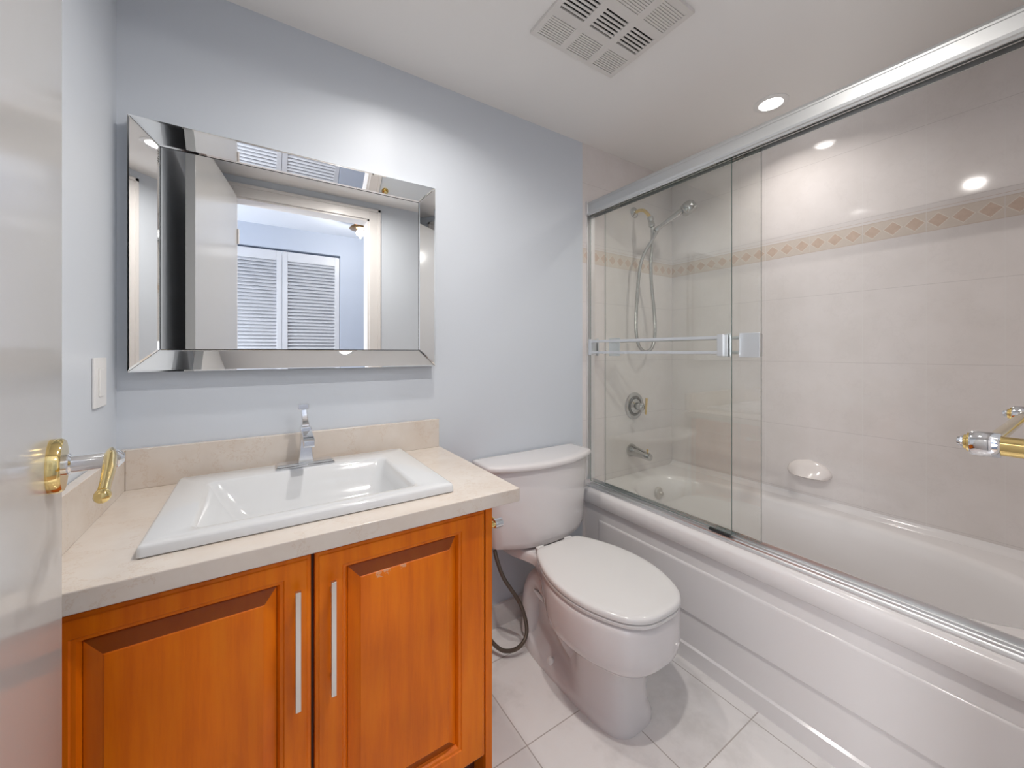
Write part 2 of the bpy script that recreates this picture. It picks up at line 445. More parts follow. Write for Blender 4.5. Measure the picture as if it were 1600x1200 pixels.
# local frame: x from hinge to free edge, -y = room side face
hl = empty('door_handle', (0, 0, 0)); hl.parent = door; hl.location = (DW-0.077, 0, 1.09)
HZc = 0.0
G().lathe([(0.034, 0), (0.034, 0.009), (0.032, 0.012), (0.014, 0.0125)], (0, 0, 0), (0, -1, 0), 40).build('rosette', M['gold'], hl, local=True)
G().lathe([(0.0135, 0.012), (0.0135, 0.016), (0.0110, 0.018), (0.0110, 0.052), (0.0125, 0.054), (0.0125, 0.060), (0.006, 0.066), (0.001, 0.067)], (0, 0, 0), (0, -1, 0), 28).build('neck', M['chrome'], hl, local=True)
lv = G(); pts = [(0.006, -0.053, 0.008), (-0.02, -0.054, 0.006), (-0.055, -0.055, -0.002), (-0.09, -0.055, -0.010), (-0.118, -0.055, -0.016)]
lv.tube(pts, [0.006, 0.0085, 0.0085, 0.0070, 0.0070], 16, sx=0.8, sy=1.15)
lv.lathe([(0.0068, 0), (0.0074, 0.003), (0.0074, 0.008), (0.006, 0.011), (0.001, 0.0125)], (-0.116, -0.055, -0.0155), (-1, 0, -0.25), 16)
lv.build('lever', M['gold'], hl, local=True)
# leaf latch plate and hinges
G().box(DW-0.001, DW+0.0008, 0.006, 0.029, 1.06, 1.12).build('latch_plate', M['gold'], door, local=True)
for z in (0.25, 1.08, 1.9):
    G().lathe([(0.006, 0), (0.006, 0.09)], (-0.006, -0.004, z), (0, 0, 1), 12).build('hinge', M['trim'], door, local=True)

# ------------------------------------------------------------------ vanity
FY = 0.93; VX0, VX1 = -0.318, 0.543; VTOP = 0.811
t = empty('vanity_cabinet', (0.112, 1.2, 0), 'orange cherry wood vanity cabinet with two raised panel doors, under the cream stone counter', 'vanity cabinet')
g = G()
g.box(VX0, VX0+0.016, FY+0.022, D-0.003, 0.0, VTOP); g.box(VX0, VX1-0.021, D-0.012, D-0.003, 0.1, VTOP)
g.box(VX0+0.016, VX1-0.021, FY+0.024, D-0.012, 0.10, 0.116)
g.box(VX0+0.016, VX1-0.021, FY+0.024, FY+0.042, VTOP-0.02, VTOP)
g.box(VX0+0.016, VX1-0.021, FY+0.07, FY+0.086, 0, 0.10)
g.box(0.086, 0.108, FY+0.024, FY+0.042, 0.116, VTOP-0.02)
g.build('carcass', M['groove'], t)
B(VX1-0.021, VX1, FY+0.002, D-0.003, 0, VTOP).build('side_panel', M['wood'], t, bevel=0.0015)
def cab_door(x0, x1, ix0, ix1, fx0, fx1, hx, fieldmat, z0=0.125, z1=0.800):
    dz = z1; yb = FY+0.021
    iz1, iz0 = 0.752, z0+0.062; fz1, fz0 = 0.720, z0+0.094
    # the frame with a stepped edge and moulded inner border, one mesh of rings
    rect = lambda a, b, c, d, y: [(a, y, c), (b, y, c), (b, y, d), (a, y, d)]
    o = G()
    rings = [rect(x0, x1, z0, z1, yb), rect(x0, x1, z0, z1, FY+0.006), rect(x0+0.002, x1-0.002, z0+0.002, z1-0.002, FY+0.003), rect(x0+0.007, x1-0.007, z0+0.007, z1-0.007, FY+0.002),
             rect(x0+0.009, x1-0.009, z0+0.009, z1-0.009, FY),
             rect(ix0-0.008, ix1+0.008, iz0-0.008, iz1+0.008, FY), rect(ix0-0.006, ix1+0.006, iz0-0.006, iz1+0.006, FY+0.003),
             rect(ix0, ix1, iz0, iz1, FY+0.004), rect(ix0+0.003, ix1-0.003, iz0+0.003, iz1-0.003, FY+0.011), rect(ix0+0.005, ix1-0.005, iz0+0.005, iz1-0.005, FY+0.014), rect(ix0+0.005, ix1-0.005, iz0+0.005, iz1-0.005, yb)]
    o.loft(rings, cap0=True, cap1=False)
    d = o.build('door', M['wood'], t, sharp=20)
    p = G().loft([rect(ix0+0.006, ix1-0.006, iz0+0.006, iz1-0.006, yb-0.001), rect(ix0+0.006, ix1-0.006, iz0+0.006, iz1-0.006, FY+0.013), rect(fx0, fx1, fz0, fz1, FY+0.003), rect(fx0+0.002, fx1-0.002, fz0+0.002, fz1-0.002, FY+0.0015)])
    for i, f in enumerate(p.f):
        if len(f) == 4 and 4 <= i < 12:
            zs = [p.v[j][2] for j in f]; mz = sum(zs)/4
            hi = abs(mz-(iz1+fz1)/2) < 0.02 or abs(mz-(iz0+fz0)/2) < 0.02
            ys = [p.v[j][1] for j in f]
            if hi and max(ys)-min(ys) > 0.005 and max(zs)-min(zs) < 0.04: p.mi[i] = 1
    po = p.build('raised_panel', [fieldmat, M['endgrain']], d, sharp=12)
    h = G(); h.box(hx-0.0052, hx+0.0052, FY-0.030, FY-0.020, 0.497, 0.742)
    for z in (0.525, 0.714): h.box(hx-0.004, hx+0.004, FY-0.021, FY, z-0.005, z+0.005)
    h.build('handle', M['satin'], d, bevel=0.001)
    return d
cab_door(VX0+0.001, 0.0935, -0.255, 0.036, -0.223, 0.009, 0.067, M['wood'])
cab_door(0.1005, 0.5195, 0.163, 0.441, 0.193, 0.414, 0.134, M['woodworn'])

# counter with an opening for the sink
CT0, CT1 = 0.812, 0.850
CFY = 0.905; CX = 0.618
SX0, SX1, SY0, SY1 = -0.192, 0.448, 0.975, 1.452
hx0, hx1, hy0, hy1 = SX0+0.03, SX1-0.03, SY0+0.03, SY1-0.05
t = empty('stone_countertop', (0.14, 1.2, CT0), 'cream stone countertop with backsplash on the cherry vanity', 'countertop')
out = [(XL+0.002, CFY), (CX, CFY), (CX, D-0.002), (XL+0.002, D-0.002)]; inn = [(hx0, hy0), (hx1, hy0), (hx1, hy1), (hx0, hy1)]
R = lambda P, z: [(x, y, z) for x, y in P]
g = G(); g.loft([R(inn, CT0), R(out, CT0), R(out, CT1), R(inn, CT1), R(inn, CT0)], cap0=False, cap1=False)
bm_o = g.build('slab', M['stone'], t, bevel=0.003, seg=3)
B(XL+0.022, 0.612, D-0.021, D-0.002, CT1, 0.962).build('backsplash', M['stone'], t, bevel=0.0015)
B(XL+0.002, XL+0.0215, CFY+0.02, D-0.002, CT1, 0.962).build('side_splash', M['stone'], t, bevel=0.0015)

# sink
t = empty('drop_in_sink', (0.128, 1.2, CT1), 'white rectangular ceramic drop-in sink set into the cream counter', 'sink')
def rr(x0, x1, y0, y1, r, z, n=8):
    P = []
    for cx, cy, a0 in ((x1-r, y1-r, 0), (x0+r, y1-r, PI/2), (x0+r, y0+r, PI), (x1-r, y0+r, 1.5*PI)):
        for k in range(n+1):
            a = a0 + PI/2*k/n; P.append((cx+r*math.cos(a), cy+r*math.sin(a), z))
    return P
bx0, bx1, by0, by1 = -0.110, 0.355, 1.030, 1.350
ZR = 0.874
rings = [rr(hx0+0.003, hx1-0.003, hy0+0.003, hy1-0.003, 0.02, CT1-0.03),
         rr(hx0+0.003, hx1-0.003, hy0+0.003, hy1-0.003, 0.02, CT1+0.0005),
         rr(SX0+0.003, SX1-0.003, SY0+0.003, SY1-0.003, 0.006, CT1+0.0005),
         rr(SX0, SX1, SY0, SY1, 0.008, CT1+0.003),
         rr(SX0+0.001, SX1-0.001, SY0+0.001, SY1-0.001, 0.008, ZR-0.006),
         rr(SX0+0.003, SX1-0.003, SY0+0.003, SY1-0.003, 0.008, ZR-0.002),
         rr(SX0+0.008, SX1-0.008, SY0+0.008, SY1-0.008, 0.008, ZR),
         rr(bx0-0.012, bx1+0.012, by0-0.012, by1+0.012, 0.022, ZR-0.001),
         rr(bx0-0.006, bx1+0.006, by0-0.006, by1+0.006, 0.022, ZR-0.003),
         rr(bx0, bx1, by0, by1, 0.022, ZR-0.009),
         rr(bx0+0.022, bx1-0.012, by0+0.008, by1-0.020, 0.03, ZR-0.045),
         rr(bx0+0.055, bx1-0.025, by0+0.020, by1-0.045, 0.035, ZR-0.092),
         rr(bx0+0.085, bx1-0.050, by0+0.045, by1-0.070, 0.035, ZR-0.108),
         rr(bx0+0.17, bx1-0.17, by0+0.12, by1-0.13, 0.02, ZR-0.112)]
g = G(); g.loft(rings, cap0=False, cap1=True)
# underside of the bowl so that it has thickness
under = [rr(hx0+0.003, hx1-0.003, hy0+0.003, hy1-0.003, 0.02, CT1-0.03), rr(bx0+0.0, bx1, by0, by1, 0.03, ZR-0.085), rr(bx0+0.06, bx1-0.03, by0+0.03, by1-0.05, 0.035, ZR-0.125)]
g.loft(under, cap0=False, cap1=True)
g.build('basin', M['sink'], t, sharp=50)
G().lathe([(0.021, 0), (0.021, 0.002), (0.015, 0.0035), (0.013, 0.001)], (0.122, 1.19, ZR-0.1118), (0, 0, 1)).build('drain', M['chrome'], t)

# faucet
FX, FYY, FZ = 0.124, 1.398, ZR+0.0005
t = empty('sink_faucet', (FX, FYY, FZ), 'square chrome single lever faucet on the back rim of the white sink', 'faucet')
g = G(); rect = lambda x, y, a, b, z: [(x-a, y-b, z), (x+a, y-b, z), (x+a, y+b, z), (x-a, y+b, z)]
g.loft([rect(FX, FYY, 0.082, 0.026, FZ), rect(FX, FYY, 0.082, 0.026, FZ+0.004), rect(FX, FYY, 0.078, 0.022, FZ+0.006), rect(FX, FYY, 0.078, 0.022, FZ+0.010), rect(FX, FYY, 0.075, 0.019, FZ+0.012)])
g.build('base_plate', M['chrome'], t, sharp=20)
g = G()
prof = [(0.0215, 0.021, 0.011), (0.0205, 0.020, 0.02), (0.0175, 0.018, 0.045), (0.0150, 0.017, 0.075), (0.0140, 0.017, 0.095), (0.0155, 0.018, 0.108), (0.0160, 0.018, 0.118), (0.012, 0.015, 0.124)]
g.loft([rect(FX, FYY, a, b, FZ+z) for a, b, z in prof])
g.build('body', M['chrome'], t, bevel=0.002, sharp=20)
g = G()   # spout reaching forward over the bowl, block-shaped
def sec(y, zc, a, h): return [(FX-a, y, zc-h), (FX+a, y, zc-h), (FX+a, y, zc+h), (FX-a, y, zc+h)]
g.loft([sec(FYY-0.012, FZ+0.098, 0.0135, 0.015), sec(FYY-0.045, FZ+0.101, 0.0135, 0.013), sec(FYY-0.085, FZ+0.096, 0.0145, 0.011), sec(FYY-0.108, FZ+0.088, 0.0155, 0.011), sec(FYY-0.112, FZ+0.086, 0.0145, 0.009)])
g.build('spout', M['chrome'], t, bevel=0.002, sharp=20)
g = G()
def sec2(cx, cy, cz, a, b): return [(cx-a, cy-b, cz), (cx+a, cy-b, cz), (cx+a, cy+b, cz), (cx-a, cy+b, cz)]
g.loft([sec2(FX-0.001, FYY, FZ+0.124, 0.012, 0.015), sec2(FX-0.001, FYY+0.002, FZ+0.134, 0.010, 0.012), sec2(FX-0.002, FYY+0.006, FZ+0.150, 0.0085, 0.008), sec2(FX-0.003, FYY+0.012, FZ+0.168, 0.008, 0.007), sec2(FX-0.003, FYY+0.016, FZ+0.180, 0.008, 0.007)])
g.box(FX-0.021, FX+0.010, FYY+0.002, FYY+0.022, FZ+0.176, FZ+0.193)
g.build('lever', M['chrome'], t, bevel=0.002, sharp=20)

# ------------------------------------------------------------------ wall mirror with mirrored frame
MX0, MX1, MZ0, MZ1 = -0.301, 0.5855, 1.178, 1.883
IX0, IX1, IZ0, IZ1 = -0.238, 0.526, 1.241, 1.823
YO, YI = 1.4515, 1.4785
t = empty('wall_mirror', ((MX0+MX1)/2, D, MZ0), 'large rectangular wall mirror with a wide slanted silver border, above the vanity', 'mirror')
B(MX0+0.004, MX1-0.004, 1.486, D-0.001, MZ0+0.004, MZ1-0.004).build('backing', M['black'], t)
B(IX0+0.0015, IX1-0.0015, YI-0.0005, 1.4855, IZ0+0.0015, IZ1-0.0025).build('mirror_glass', M['mirror'], t)
def strip(o0, o1, i1, i0):
    """outer edge o0-o1, inner edge i1-i0 in (x,z): tilted face with a narrow polished bevel around it"""
    g = G()
    O0, O1, I1, I0 = [Vector(p) for p in (o0, o1, i1, i0)]
    face = [Vector((O0.x, YO, O0.y)), Vector((O1.x, YO, O1.y)), Vector((I1.x, YI, I1.y)), Vector((I0.x, YI, I0.y))]
    cen = sum(face, Vector())/4
    # inset of the flat face by about 5 mm from each edge
    def inset(P, d):
        out = []
        n = len(P)
        for i in range(n):
            a, b, c = P[i-1], P[i], P[(i+1) % n]
            u = (a-b).normalized(); v = (c-b).normalized(); s_ = u.cross(v).length
            out.append(b + (u+v)*(d/s_))
        return out
    back = [Vector((p.x, 1.4855, p.z)) for p in face]
    low = [p + Vector((0, 0.0014, 0)) for p in inset(face, 0.0006)]
    g.loft([back, low, inset(face, 0.0050)])
    return g.build('frame_strip', M['mirror'], t, sharp=3)
strip((MX0, MZ1), (MX1, MZ1), (IX1, IZ1), (IX0, IZ1))
strip((MX1, MZ0), (MX0, MZ0), (IX0, IZ0), (IX1, IZ0))
strip((MX0, MZ0), (MX0, MZ1), (IX0, IZ1), (IX0, IZ0))
strip((MX1, MZ1), (MX1, MZ0), (IX1, IZ0), (IX1, IZ1))

# light switch on the left wall
t = empty('light_switch', (XL, 1.352, 1.158), 'white rocker light switch plate on the blue wall left of the mirror', 'light switch')
B(XL, XL+0.006, 1.310, 1.394, 1.098, 1.220).build('cover_plate', M['plastic'], t, bevel=0.002)
B(XL+0.006, XL+0.009, 1.334, 1.370, 1.125, 1.193).build('rocker', M['plastic'], t, bevel=0.001)

# ------------------------------------------------------------------ toilet
TX = 1.040
t = empty('toilet', (TX, 1.1, 0), 'white two-piece toilet with closed lid between the vanity and the bathtub', 'toilet')
HWS = [(0.732, 0.0), (0.7345, 0.047), (0.749, 0.095), (0.781, 0.136), (0.835, 0.166), (0.905, 0.189), (0.985, 0.197), (1.065, 0.187), (1.14, 0.158), (1.205, 0.124), (1.265, 0.108), (1.32, 0.122), (1.37, 0.142), (1.43, 0.150), (1.465, 0.150)]
def outline(HW, k=5):
    P = catmull([Vector((h, y, 0)) for y, h in HW], k)
    P = [(max(p.x, 0), p.y) for p in P]
    return P
def ring_from(P, z, ins=0.0, zf=None, cx=TX, sy=0.0):
    """mirror a half outline into a closed ring; ins shrinks it"""
    cy = 1.0; r = []
    n = len(P)
    def adj(h, y, i):
        a = P[max(i-1, 0)]; b = P[min(i+1, n-1)]
        tx, ty = b[0]-a[0], b[1]-a[1]; L = math.hypot(tx, ty) or 1
        nx, ny = ty/L, -tx/L
        if i == 0: nx, ny = 0, -1
        return max(h - nx*ins, 0), y - ny*ins
    half = [adj(h, y, i) for i, (h, y) in enumerate(P)]
    if ins: half[-1] = (half[-1][0], half[-1][1])
    R_ = [(cx+h, y, (zf(y) if zf else z)) for h, y in half]
    L_ = [(cx-h, y, (zf(y) if zf else z)) for h, y in half[1:]]
    return R_ + L_[::-1]
OUT = outline(HWS)
def ss(a, b, x): 
    q = max(0, min(1, (x-a)/(b-a))); return q*q*(3-2*q)
g = G()
g.loft([ring_from(OUT, 0, 0.045, lambda y: 0.248+0.10*ss(1.05, 1.28, y)),
        ring_from(OUT, 0, 0.016, lambda y: 0.257+0.10*ss(1.05, 1.28, y)),
        ring_from(OUT, 0, 0.005, lambda y: 0.272+0.095*ss(1.05, 1.28, y)),
        ring_from(OUT, 0, 0.0, lambda y: 0.30+0.07*ss(1.05, 1.28, y)),
        ring_from(OUT, 0.385, 0.0), ring_from(OUT, 0.400, 0.003), ring_from(OUT, 0.407, 0.009), ring_from(OUT, 0.409, 0.018)], cap0=True, cap1=True)
# pedestal: full in front, waisted behind, with the trapway showing
def ped(z, hw, y0, y1, waist):
    r = []
    for x, y, _ in sup(TX, (y0+y1)/2, hw, (y1-y0)/2, z, 72, 3.6):
        f = 1 - waist*ss(1.00, 1.10, y)
        r.append((TX+(x-TX)*f, y, z))
    return r
g.loft([ped(0.0, 0.118, 0.825, 1.40, 0.0), ped(0.022, 0.118, 0.825, 1.40, 0.0), ped(0.040, 0.112, 0.832, 1.395, 0.08), ped(0.060, 0.106, 0.838, 1.385, 0.36), ped(0.12, 0.105, 0.842, 1.36, 0.48), ped(0.19, 0.112, 0.835, 1.35, 0.45),
        ped(0.225, 0.124, 0.818, 1.34, 0.35), ped(0.25, 0.148, 0.79, 1.33, 0.25)])
for sx in (-1, 1):
    g.tube([(TX+sx*0.030, 1.06, 0.075), (TX+sx*0.044, 1.13, 0.15), (TX+sx*0.046, 1.20, 0.25), (TX+sx*0.044, 1.29, 0.285), (TX+sx*0.044, 1.352, 0.20), (TX+sx*0.044, 1.360, 0.03)], [0.03, 0.042, 0.046, 0.048, 0.046, 0.046], 20)
g.build('bowl', M['porcelain'], t, sharp=50)
for sx in (-1, 1):
    G().lathe([(0.015, 0), (0.015, 0.008), (0.012, 0.016), (0.006, 0.021), (0.001, 0.022)], (TX+sx*0.097, 1.17, 0.034), (0, 0, 1), 20).build('bolt_cap', M['plastic'], t)
SEAT = [(0.727, 0.0), (0.7295, 0.048), (0.743, 0.091), (0.776, 0.131), (0.832, 0.163), (0.905, 0.188), (0.985, 0.196), (1.065, 0.188), (1.135, 0.168), (1.195, 0.142), (1.235, 0.118), (1.248, 0.100), (1.252, 0.085)]
SO = outline(SEAT)
g = G(); g.loft([ring_from(SO, 0.411, 0.006), ring_from(SO, 0.413, 0.002), ring_from(SO, 0.422, 0.001), ring_from(SO, 0.4245, 0.006)])
g.build('seat', M['seat'], t, sharp=50)
g = G()
zt = lambda y: 0.0
g.loft([ring_from(SO, 0.427, 0.006), ring_from(SO, 0.4285, 0.001), ring_from(SO, 0.438, 0.0), ring_from(SO, 0.443, 0.003), ring_from(SO, 0.4462, 0.009)] + [[(TX+(x-TX)*q, 0.99+(y-0.99)*q, 0.4462+dz) for x, y, _ in ring_from(SO, 0, 0.009)] for q, dz in ((0.93, 0.0018), (0.75, 0.0032), (0.5, 0.0040), (0.2, 0.0042))])
g.build('lid', M['seat'], t, sharp=50)
for sx in (-1, 1):
    G().box(TX+sx*0.075-0.02, TX+sx*0.075+0.02, 1.245, 1.275, 0.410, 0.437).build('hinge_cap', M['seat'], t, bevel=0.005, seg=3)
# tank
TKX = 1.051
def tank_ring(z, hw, yb, ins, rc=0.03):
    """bow-fronted outline"""
    P = []
    n = 18
    fr = lambda q: 1.272 + ins + 0.075*abs(q)**2.2        # front curve
    for k in range(n+1):
        q = -1 + 2*k/n
        P.append((TKX + (hw-0.010)*q, fr(q), z))
    P.append((TKX+hw-0.001, fr(1)+0.012, z)); P.append((TKX+hw, fr(1)+0.03, z)); P.append((TKX+hw, yb-0.012, z)); P.append((TKX+hw-0.012, yb, z))
    P.append((TKX-hw+0.012, yb, z)); P.append((TKX-hw, yb-0.012, z)); P.append((TKX-hw, fr(1)+0.03, z)); P.append((TKX-hw+0.001, fr(1)+0.012, z))
    return P
g = G(); g.loft([tank_ring(0.424, 0.215, 1.475, 0.035), tank_ring(0.417, 0.235, 1.480, 0.024), tank_ring(0.424, 0.246, 1.484, 0.016), tank_ring(0.445, 0.250, 1.485, 0.014), tank_ring(0.738, 0.272, 1.488, 0.010), tank_ring(0.7445, 0.270, 1.487, 0.012)])
g.build('tank', M['porcelain'], t, sharp=50)
g = G(); g.loft([tank_ring(0.745, 0.276, 1.489, 0.006), tank_ring(0.746, 0.284, 1.492, 0.000), tank_ring(0.751, 0.287, 1.493, -0.003), tank_ring(0.762, 0.287, 1.493, -0.003), tank_ring(0.768, 0.284, 1.491, 0.001), tank_ring(0.771, 0.277, 1.485, 0.008), tank_ring(0.772, 0.255, 1.47, 0.03)])
g.build('tank_lid', M['porcelain'], t, sharp=50)
G().lathe([(0.045, 0), (0.045, 0.017)], (TX, 1.38, 0.4085), (0, 0, 1)).build('tank_gasket', M['black'], t)

# water supply
t = empty('shutoff_valve', (0.79, D-0.012, 0.14), 'small chrome shutoff valve low on the wall beside the vanity', 'valve')
G().lathe([(0.026, 0), (0.026, 0.003), (0.010, 0.012), (0.010, 0.045), (0.013, 0.047), (0.013, 0.068)], (0.785, D-0.0125, 0.135), (0, -1, 0), 20).build('valve_body', M['chrome'], t)
G().lathe([(0.010, 0), (0.010, 0.03)], (0.785, D-0.075, 0.128), (0, 0, -1), 12).build('outlet', M['chrome'], t)
hp = [(0.818, 1.385, 0.413), (0.822, 1.372, 0.375), (0.846, 1.358, 0.300), (0.908, 1.325, 0.185), (0.921, 1.300, 0.085), (0.880, 1.298, 0.038), (0.822, 1.325, 0.032), (0.793, 1.38, 0.055), (0.786, 1.425, 0.092)]
h = G().tube(hp, 0.0080, 14).build('supply_hose', M['braid'])
tag(h, 'dark braided water supply hose looping from under the toilet tank', 'hose')

# toilet paper holder on the vanity side
t = empty('toilet_paper_holder', (VX1, 0.985, 0.725), 'brass and chrome toilet paper holder on the side of the cherry vanity', 'toilet paper holder')
for y in (0.985, 1.135):
    G().lathe([(0.016, 0), (0.016, 0.004), (0.0095, 0.006), (0.0095, 0.040)], (VX1+0.0005, y, 0.727), (1, 0, 0), 20).build('post', M['gold'], t)
    G().lathe([(0.0122, 0.036), (0.0130, 0.037), (0.0130, 0.062), (0.009, 0.065), (0.001, 0.066)], (VX1, y, 0.727), (1, 0, 0), 20).build('end_cap', M['chrome'], t)
G().lathe([(0.006, 0), (0.006, 0.128)], (VX1+0.050, 0.996, 0.727), (0, 1, 0), 16).build('roller', M['gold'], t)

# towel bar on the doorway wall, at the right of the camera
TZ = 1.113; TY = 0.081
t = empty('towel_bar', (0.80, YS, TZ), 'brass and chrome towel bar at the right edge, in front of the tub', 'towel bar')
for x in (0.80, 1.233):
    G().lathe([(0.024, 0), (0.024, 0.006), (0.0125, 0.008), (0.0125, TY-0.002)], (x, YS, TZ), (0, 1, 0), 28).build('post', M['gold'], t)
    G().lathe([(0.0150, TY-0.008), (0.0162, TY-0.006), (0.0165, TY+0.016), (0.0150, TY+0.018), (0.0125, TY+0.018)], (x, YS, TZ), (0, 1, 0), 28).build('sleeve', M['chrome'], t)
    G().lathe([(0.0125, TY+0.0175), (0.0125, TY+0.0205), (0.0095, TY+0.0215), (0.0095, TY+0.0235), (0.0070, TY+0.0245)], (x, YS, TZ), (0, 1, 0), 28).build('collar', M['gold'], t)
    G().lathe([(0.0068, TY+0.024), (0.0075, TY+0.0265), (0.0055, TY+0.0295), (0.001, TY+0.0305)], (x, YS, TZ), (0, 1, 0), 20).build('finial', M['chrome'], t)
G().lathe([(0.0078, 0), (0.0078, 0.404)], (0.814, TY+0.003, TZ), (1, 0, 0), 20).build('bar', M['palegold'], t)

# ------------------------------------------------------------------ bathtub
TZT = 0.528
TY0, TY1 = YN+0.062, D-0.001
t = empty('bathtub', (1.8, 0.7, 0), 'white bathtub with panelled apron under the sliding glass doors', 'bathtub')
def rring(xf, z, n=24, x1=XR-0.001, d=0.0):
    P = []
    for k in range(n): P.append((xf+(x1-xf)*k/n, TY0+d, z))
    for k in range(n): P.append((x1, TY0+d+(TY1-TY0-2*d)*k/n, z))
    for k in range(n): P.append((x1-(x1-xf)*k/n, TY1-d, z))
    for k in range(n): P.append((xf, TY1-d-(TY1-TY0-2*d)*k/n, z))
    return P
BCX, BCY, BA, BB = 1.80, 0.735, 0.275, 0.665
def oring(a, b, z, cx=BCX, cy=BCY, e=2.6, n=24):
    # sample along the same parametrisation as the rectangle, by direction
    P = []
    for x, y, _ in rring(XT, 0, n):
        dx, dy = (x-1.8)/(0.38), (y-0.73)/(0.77)
        L = (abs(dx)**e+abs(dy)**e)**(1/e)
        P.append((cx+dx/L*a, cy+dy/L*b, z))
    return P
g = G()
g.loft([rring(XT+0.012, 0.0), rring(XT+0.012, 0.060), rring(XT+0.020, 0.066), rring(XT+0.020, 0.448), rring(XT+0.004, 0.455), rring(XT-0.001, 0.462),
        rring(XT-0.004, 0.490), rring(XT-0.002, 0.512), rring(XT+0.006, 0.523), rring(XT+0.018, TZT), rring(XT+0.030, TZT+0.001),
        oring(BA+0.03, BB+0.030, TZT+0.000), oring(BA+0.012, BB+0.012, TZT-0.004), oring(BA, BB, TZT-0.018), oring(BA-0.012, BB-0.018, TZT-0.07), oring(BA-0.030, BB-0.045, TZT-0.20), oring(BA-0.05, BB-0.075, 0.20), oring(BA-0.08, BB-0.12, 0.155), oring(BA-0.15, BB-0.20, 0.14)], cap0=True, cap1=True)
g.build('tub_shell', M['tub'], t, sharp=45)
px = XT+0.020
pr_ = lambda x, y0, y1, z0, z1: [(x, y0, z0), (x, y1, z0), (x, y1, z1), (x, y0, z1)]
G().loft([pr_(px, -0.03, 1.40, 0.190, 0.388), pr_(px-0.005, -0.025, 1.397, 0.1925, 0.386), pr_(px-0.010, -0.012, 1.388, 0.200, 0.377)]).build('apron_panel', M['tub'], t, bevel=0.002, seg=3, sharp=60)
# rounded tiling flange along the wall
fl = [(XR-0.034, TZT+0.0005), (XR-0.030, TZT+0.004), (XR-0.016, TZT+0.009), (XR-0.008, TZT+0.015), (XR-0.0012, TZT+0.024), (XR-0.0012, TZT+0.0005)]
G().loft([[(x, y, z) for x, z in fl] for y in (TY0, TY1)]).build('wall_flange', M['tub'], t, sharp=60)
# overflow plate and spout
G().lathe([(0.034, 0), (0.034, 0.006), (0.028, 0.012), (0.010, 0.014), (0.009, 0.028), (0.001, 0.030)], (1.880, 1.372, 0.442), (0, -1, 0.12), 28).build('overflow_plate', M['satin'], t)

t = empty('tub_spout', (1.80, D, 0.668), 'chrome tub spout on the tiled end wall above the tub', 'tub spout')
g = G()
def sp(y, r, dz, sz=1.0): return [(1.80+r*math.cos(2*PI*k/24), y, 0.668+dz+r*sz*math.sin(2*PI*k/24)) for k in range(24)]
g.loft([sp(D, 0.036, 0), sp(D-0.01, 0.036, 0), sp(D-0.02, 0.030, -0.001), sp(D-0.06, 0.026, -0.005), sp(D-0.10, 0.022, -0.010, 0.95), sp(D-0.125, 0.020, -0.014, 1.1), sp(D-0.135, 0.017, -0.015, 1.1), sp(D-0.137, 0.008, -0.015)])
g.build('spout_body', M['showerchrome'], t, sharp=50)
G().lathe([(0.003, 0), (0.003, 0.015), (0.007, 0.017), (0.006, 0.024), (0.001, 0.026)], (1.80, D-0.115, 0.670), (0, 0, 1), 14).build('diverter_knob', M['gold'], t)

t = empty('shower_valve', (1.828, D, 0.921), 'round chrome shower valve with a brass lever on the tiled end wall', 'shower valve')
VX, VZ = 1.828, 0.921
G().lathe([(0.078, 0), (0.078, 0.004), (0.072, 0.008), (0.058, 0.009), (0.056, 0.004)], (VX, D, VZ), (0, -1, 0), 48).build('escutcheon', M['showerchrome'], t)
G().lathe([(0.055, 0.004), (0.056, 0.012), (0.048, 0.013), (0.046, 0.006)], (VX, D, VZ), (0, -1, 0), 48).build('trim_ring', M['darkmetal'], t)
G().lathe([(0.045, 0.004), (0.042, 0.012), (0.022, 0.020), (0.019, 0.045), (0.023, 0.048), (0.023, 0.060), (0.014, 0.068), (0.012, 0.078)], (VX, D, VZ), (0, -1, 0), 36).build('knob', M['showerchrome'], t)
g = G(); g.tube([(VX+0.002, D-0.086, VZ+0.052), (VX+0.002, D-0.084, VZ+0.02), (VX, D-0.082, VZ-0.03), (VX-0.001, D-0.080, VZ-0.038)], [0.0075, 0.0065, 0.006, 0.004], 12)
g.build('lever', M['gold'], t)

t = empty('shower_mount', (1.828, D, 2.045), 'brass pipe with chrome bracket high on the tiled end wall, carrying the hand shower', 'shower mount')
G().lathe([(0.030, 0), (0.030, 0.004), (0.022, 0.010), (0.012, 0.016)], (1.828, D, 2.045), (0, -1, 0), 28).build('wall_flange', M['showerchrome'], t)
G().tube([(1.828, D-0.012, 2.045), (1.830, D-0.04, 2.047), (1.832, D-0.07, 2.035), (1.834, D-0.095, 2.005), (1.836, D-0.105, 1.985)], 0.0095, 16).build('arm', M['gold'], t)
g = G(); g.lathe([(0.013, 0), (0.016, 0.004), (0.016, 0.022), (0.013, 0.028), (0.016, 0.032), (0.018, 0.055), (0.012, 0.062)], (1.836, D-0.104, 1.992), (0.06, -0.2, -1), 20)
g.build('bracket', M['showerchrome'], t)

